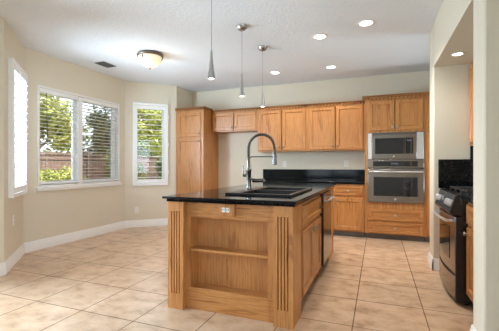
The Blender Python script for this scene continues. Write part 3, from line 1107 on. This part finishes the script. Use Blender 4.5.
for y0, y1 in ((R0 + 0.02, R0 + 0.255), (R0 + 0.262, R1 - 0.262), (R1 - 0.255, R1 - 0.02)):
    g = MB()
    zt2 = 0.955
    x0, x1 = 0.69, 1.22
    g.box(x0, x1, y0, y0 + 0.012, zt2 - 0.012, zt2).box(x0, x1, y1 - 0.012, y1, zt2 - 0.012, zt2)
    for i in range(5):
        xx = x0 + (x1 - x0 - 0.012) * i / 4
        g.box(xx, xx + 0.012, y0, y1, zt2 - 0.012, zt2)
    ym = (y0 + y1) / 2
    g.box(x0, x1, ym - 0.006, ym + 0.006, zt2 - 0.010, zt2 + 0.001)
    for xx in (x0, x1 - 0.014):
        for yy in (y0, y1 - 0.014):
            g.box(xx, xx + 0.014, yy, yy + 0.014, 0.9185, zt2)
    g.build('grate', GRATE, ct)

# cabinets beside the range
t = thing('base_cabinet', 'oak base cabinet right of the range, behind the near pillar', 'cabinet', (0.95, 2.87, 0))
fW = Frame((0.688, 0, 0), (0, 1, 0), (-1, 0, 0))
MB().box(0.688, 1.255, 2.545, 3.188, 0.095, 0.878).build('carcass', OAK_Z, t)
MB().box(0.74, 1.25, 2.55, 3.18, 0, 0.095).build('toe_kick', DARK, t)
door(t, fW, 2.575, 3.165, 0.69, 0.85, (2.84, 0.770), 'drawer', OAK_Y, 0.040)
door(t, fW, 2.575, 3.165, 0.118, 0.665, (3.125, 0.615))
tc_ = MB().box(0.655, 1.257, 2.543, 3.190, 0.879, 0.915).build('alcove_countertop', GRANITE, None, (0.95, 2.87, 0.879), bevel=0.004)
tag(tc_, 'short black granite counter right of the range, behind the near pillar', 'countertop')
t = thing('filler_cabinet', 'narrow oak filler between the range and the far pillar wall', 'cabinet', (0.95, 4.08, 0))
MB().box(0.662, 1.255, 3.972, 4.168, 0.0, 0.878).build('carcass', OAK_Z, t)
door(t, Frame((0.662, 0, 0), (0, 1, 0), (-1, 0, 0)), 3.985, 4.160, 0.118, 0.85, None, 'door', None, 0.035)
tc_ = MB().box(0.640, 1.257, 3.972, 4.168, 0.879, 0.915).build('alcove_countertop', GRANITE, None, (0.95, 4.08, 0.879), bevel=0.004)
tag(tc_, 'narrow strip of black granite counter between range and pillar wall', 'countertop')
sp = MB().box(0.622, 1.258, 4.170, 4.188, 0.916, 1.232).box(0.922, 1.258, 4.170, 4.188, 1.232, 1.372).build('splash_panel', GRANITE, None, (0.94, 4.18, 0.916), bevel=0.002)
tag(sp, 'tall black granite splash panel on the alcove wall behind the range', 'backsplash')
t = thing('wall_cabinet', 'oak wall cabinet edge hung in the range alcove beside the near pillar', 'cabinet', (1.09, 4.08, 1.375))
MB().box(0.922, 1.256, 3.975, 4.187, 1.376, 2.250).build('carcass', OAK_Z, t)
door(t, Frame((0.922, 0, 0), (0, 1, 0), (-1, 0, 0)), 3.985, 4.170, 1.40, 2.22, None, 'door', None, 0.04)

# ================================================================== LIGHT FITTINGS
def can_light(x, y, z, label, energy, first=[None]):
    if first[0] is None:
        t = thing('recessed_light', label, 'ceiling light', (x, y, z), 'recessed ceiling lights')
        MB().lathe([(0.066, -0.001), (0.070, -0.006), (0.092, -0.005), (0.096, -0.0005)], (x, y, z), (0, 0, 1), 28, cap=False).build('trim_ring', WHITE, t)
        MB().lathe([(0.069, -0.0035), (0.01, -0.003)], (x, y, z), (0, 0, 1), 28).build('lens', CANLENS, t)
        first[0] = t
    else:
        t = dup(first[0], (x, y, z), label)
    light('can_lamp', 'SPOT', (x, y, z - 0.02), energy, (1.0, 0.95, 0.86), (0, 0, -1), spot=math.radians(130), radius=0.06)
    return t


can_light(-0.661, 4.103, H, 'lit round recessed ceiling light just right of the pendants, middle distance', 58)
can_light(-0.124, 3.897, H, 'lit round recessed ceiling light nearest the camera, toward the right', 58)
can_light(-0.701, 5.437, H, 'small lit recessed ceiling light in front of the tall wall cabinets by the oven', 26)
can_light(-1.627, 5.417, H, 'small lit recessed ceiling light farthest left, above the wall cabinet behind the faucet', 24)
can_light(0.728, 3.77, 2.2565, 'lit recessed light in the soffit over the range', 2).scale = (0.62, 0.62, 1)


def pendant(x, y, ztip, label):
    if True:
        t = thing('pendant_light', label, 'pendant light', (x, y, H), 'pendant lights over the island')
        MB().lathe([(0.062, 0), (0.060, -0.015), (0.048, -0.036), (0.026, -0.052), (0.006, -0.058)], (x, y, H), (0, 0, 1), 24).build('ceiling_canopy', NICKEL, t)
        MB().tube([(x, y, H - 0.05), (x, y, ztip + 0.25)], 0.0028, 6).build('cord', NICKEL, t)
        MB().lathe([(0.005, 0.262), (0.009, 0.245), (0.013, 0.19), (0.020, 0.12), (0.029, 0.05), (0.035, 0.0), (0.032, 0.0), (0.024, 0.05)], (x, y, ztip), (0, 0, 1), 20).build('lamp_shade', NICKEL, t)
        MB().lathe([(0.004, 0.035), (0.018, 0.030), (0.026, 0.010), (0.018, 0.002), (0.004, -0.002)], (x, y, ztip), (0, 0, 1), 16).build('bulb', BULB, t)
    light('pendant_lamp', 'POINT', (x, y, ztip - 0.05), 2.0, (1.0, 0.82, 0.60), radius=0.03)


ZT = 1.945
pendant(-1.400, 2.675, ZT, 'nickel cone pendant light nearest the camera, leftmost of the row of three')
pendant(-1.434, 3.477, ZT, 'nickel cone pendant light in the middle of the row of three')
pendant(-1.430, 4.194, ZT, 'nickel cone pendant light farthest from the camera, nearest the wall cabinets')

DX, DY = -3.0, 3.88
t = thing('flush_ceiling_light', 'bronze-rimmed glass bowl light on the ceiling of the breakfast bay', 'ceiling light', (DX, DY, H))
MB().lathe([(0.05, 0.0), (0.15, 0.0), (0.178, -0.012), (0.182, -0.030), (0.174, -0.046), (0.160, -0.046)], (DX, DY, H), (0, 0, 1), 40).build('rim', BRONZE, t)
MB().lathe([(0.160, -0.045), (0.158, -0.075), (0.140, -0.120), (0.105, -0.158), (0.060, -0.182), (0.012, -0.190)], (DX, DY, H), (0, 0, 1), 40).build('glass_bowl', BOWLG, t)
MB().lathe([(0.014, -0.186), (0.018, -0.194), (0.010, -0.204), (0.013, -0.214), (0.004, -0.226)], (DX, DY, H), (0, 0, 1), 16).build('finial', BRONZE, t)
for i in range(3):
    an = 2 * PI * i / 3 + 0.5
    c_, s_ = math.cos(an), math.sin(an)
    MB().tube([(DX + c_ * 0.172, DY + s_ * 0.172, H - 0.044), (DX + c_ * 0.165, DY + s_ * 0.165, H - 0.07), (DX + c_ * 0.158, DY + s_ * 0.158, H - 0.095)], 0.006, 8).build('clip', BRONZE, t)
light('bay_lamp', 'POINT', (DX, DY, H - 0.30), 3, (1.0, 0.84, 0.62), radius=0.12)

t = thing('ceiling_vent', 'small dark rectangular air vent on the ceiling near the bay', 'vent', (-3.955, 4.03, H))
MB().box(-4.045, -3.870, 3.902, 4.156, H - 0.004, H - 0.0003).build('backing', MATTE, t)
vb = MB()
vb.ring(Frame((-3.9575, 4.029, H), (1, 0, 0), (0, 0, -1), (0, 1, 0)), -0.0915, 0.0915, -0.131, 0.131, 0.014, 0.003, 0.009)
vb.build('vent_frame', VENTM, t)
vs = MB()
for i in range(9):
    x = -4.03 + i * 0.018
    vs.quadloop([[(x, y, H - 0.010), (x + 0.010, y, H - 0.004), (x + 0.0115, y, H - 0.0045), (x + 0.0015, y, H - 0.0105)] for y in (3.912, 4.146)])
vs.build('fins', VENTM, t)

# ================================================================== OUTSIDE
GZ = -0.20
struct(MB().box(-40, 20, -20, 45, GZ - 0.2, GZ).build('ground', LAWN))


def fence(label, p0, p1, ztop):
    d = Vector((p1[0] - p0[0], p1[1] - p0[1], 0))
    L = d.length
    d.normalize()
    fr = Frame((p0[0], p0[1], 0), d, Vector((d.y, -d.x, 0)))
    t = thing('fence', label, 'fence', (p0[0], p0[1], GZ))
    mb = MB()
    rnd = random.Random(5)
    s = 0.0
    while s < L:
        mb.box(s, min(s + 0.135, L), GZ, ztop - 0.06 - rnd.random() * 0.02, -0.01, 0.008 + rnd.random() * 0.006, fr)
        s += 0.145
    mb.build('boards', FENCE, t)
    MB().box(0, L, ztop - 0.05, ztop, -0.06, 0.07, fr).box(0, L, ztop - 0.24, ztop - 0.16, 0.014, 0.05, fr).box(0, L, 0.15, 0.24, 0.014, 0.05, fr).build('rails', FENCE, t)
    n = int(L / 2.4)
    for i in range(n + 1):
        s = i * L / n
        MB().box(s - 0.05, s + 0.05, GZ, ztop + 0.05, 0.014, 0.10, fr).build('post', FENCE, t)


fence('brown board fence beyond the lawn, seen through the bay windows', (-10.0, 2.0), (-10.0, 19.0), 1.60)


def leaf_cloud(rnd, c, r, n, size):
    """Many small bent leaves scattered through clumps that make up a crown."""
    verts, faces = [], []
    clumps = []
    for i in range(26):
        v = Vector((rnd.gauss(0, 1), rnd.gauss(0, 1), rnd.gauss(0, 1))).normalized() * rnd.uniform(0.25, 0.88)
        clumps.append((Vector((v.x * r[0], v.y * r[1], v.z * r[2])), rnd.uniform(0.22, 0.42)))
    for i in range(n):
        cc, cr = clumps[i % len(clumps)]
        v = Vector((rnd.gauss(0, 1), rnd.gauss(0, 1), rnd.gauss(0, 1))).normalized() * (rnd.random() ** 0.5 * cr)
        p = Vector(c) + cc + Vector((v.x * r[0], v.y * r[1], v.z * r[2]))
        a = Vector((rnd.gauss(0, 1), rnd.gauss(0, 1), rnd.gauss(0, 0.5))).normalized()
        b = a.cross(Vector((rnd.gauss(0, 1), rnd.gauss(0, 1), rnd.gauss(0, 1)))).normalized()
        s = size * rnd.uniform(0.6, 1.3)
        nn = a.cross(b) * s * 0.25
        k_ = len(verts)
        verts += [p - a * s, p + b * s * 0.45 + nn, p + a * s, p - b * s * 0.45 + nn]
        faces += [(k_, k_ + 1, k_ + 2), (k_, k_ + 2, k_ + 3)]
    return verts, faces


def tree(name, label, cat, x, y, zc_, r, n, size, mat, seed, group):
    rnd = random.Random(seed)
    t = thing(name, label, cat, (x, y, GZ), group)
    v, fcs = leaf_cloud(rnd, (0, 0, zc_ - GZ), r, n, size)
    me = bpy.data.meshes.new('foliage')
    me.from_pydata([tuple(q) for q in v], [], fcs)
    me.materials.append(mat)
    o = bpy.data.objects.new('foliage', me)
    COL.objects.link(o)
    o.parent = t
    tb = MB()
    top = zc_ + r[2] * 0.35
    tr = 0.03 + 0.05 * r[2]
    tb.tube([(x, y, GZ), (x + 0.04, y, GZ + 0.4 * (top - GZ)), (x - 0.05, y + 0.03, top)], [tr, tr * 0.8, tr * 0.35], 8)
    for i in range(6):
        an = rnd.random() * 2 * PI
        zb2 = zc_ - r[2] * rnd.uniform(0.1, 0.7)
        if zb2 < GZ + 0.1:
            zb2 = GZ + 0.1
        e = Vector((x + math.cos(an) * r[0] * 0.7, y + math.sin(an) * r[1] * 0.7, zb2 + r[2] * 0.8))
        tb.tube([(x, y, zb2), ((x + e.x) / 2, (y + e.y) / 2, zb2 + r[2] * 0.3), e], [tr * 0.5, tr * 0.35, tr * 0.12], 6)
    tb.build('trunk', BARK, t)


TG = 'trees and shrubs in the yard'
tree('leafy_tree', 'yellow-green tree over the fence, in the left pane of the bay window', 'tree', -12.6, 9.3, 2.9, (1.7, 1.9, 1.75), 6500, 0.11, LEAF_A, 1, TG)
tree('leafy_tree', 'green tree at the fence, left edge of the bay window', 'tree', -12.0, 6.0, 2.9, (1.3, 1.4, 1.5), 4200, 0.10, LEAF_B, 2, TG)
tree('leafy_tree', 'dark green tree with a thick trunk in the right pane of the bay window', 'tree', -12.2, 13.0, 2.2, (1.6, 1.6, 2.4), 9000, 0.10, LEAF_C, 3, TG)
tree('leafy_tree', 'pale green tree far behind the fence, farthest tree in the shuttered window by the pantry', 'tree', -17.5, 23.0, 3.9, (2.6, 2.6, 2.8), 5200, 0.15, LEAF_B, 4, TG)
tree('leafy_shrub', 'rounded yellow-green shrub in front of the fence, low in the left pane', 'shrub', -8.9, 7.2, 0.62, (0.75, 0.8, 0.72), 2600, 0.07, LEAF_A, 5, TG)
tree('leafy_shrub', 'green shrub in front of the fence, low in the right pane', 'shrub', -9.0, 10.0, 0.9, (0.7, 0.9, 0.95), 2600, 0.07, LEAF_B, 6, TG)
tree('leafy_tree', 'yellow-green tree filling the top of the shuttered window by the pantry', 'tree', -7.3, 10.4, 2.5, (1.4, 1.6, 1.35), 6500, 0.09, LEAF_A, 7, TG)
tree('leafy_tree', 'green tree behind the yellow one in the shuttered window by the pantry', 'tree', -13.2, 17.6, 2.2, (1.9, 2.2, 2.9), 10000, 0.12, LEAF_B, 8, TG)
tree('leafy_shrub', 'dark green hedge shrub before the fence in the shuttered window by the pantry', 'shrub', -8.9, 12.9, 0.95, (0.75, 1.2, 1.05), 5000, 0.08, LEAF_C, 9, TG)

t = thing('neighbor_house', 'pale neighbor house with grey roof just above the fence, through the bay window', 'house', (-24, 17, GZ))
MB().box(-28, -20, 13.2, 20.5, GZ, 1.9).build('house_walls', STUCCO, t)
MB().prism([(-28.4, 1.85), (-19.6, 1.85), (-24, 3.0)], 0, 8.0, Frame((0, 20.9, 0), (1, 0, 0), (0, -1, 0))).build('house_roof', ROOFM, t)
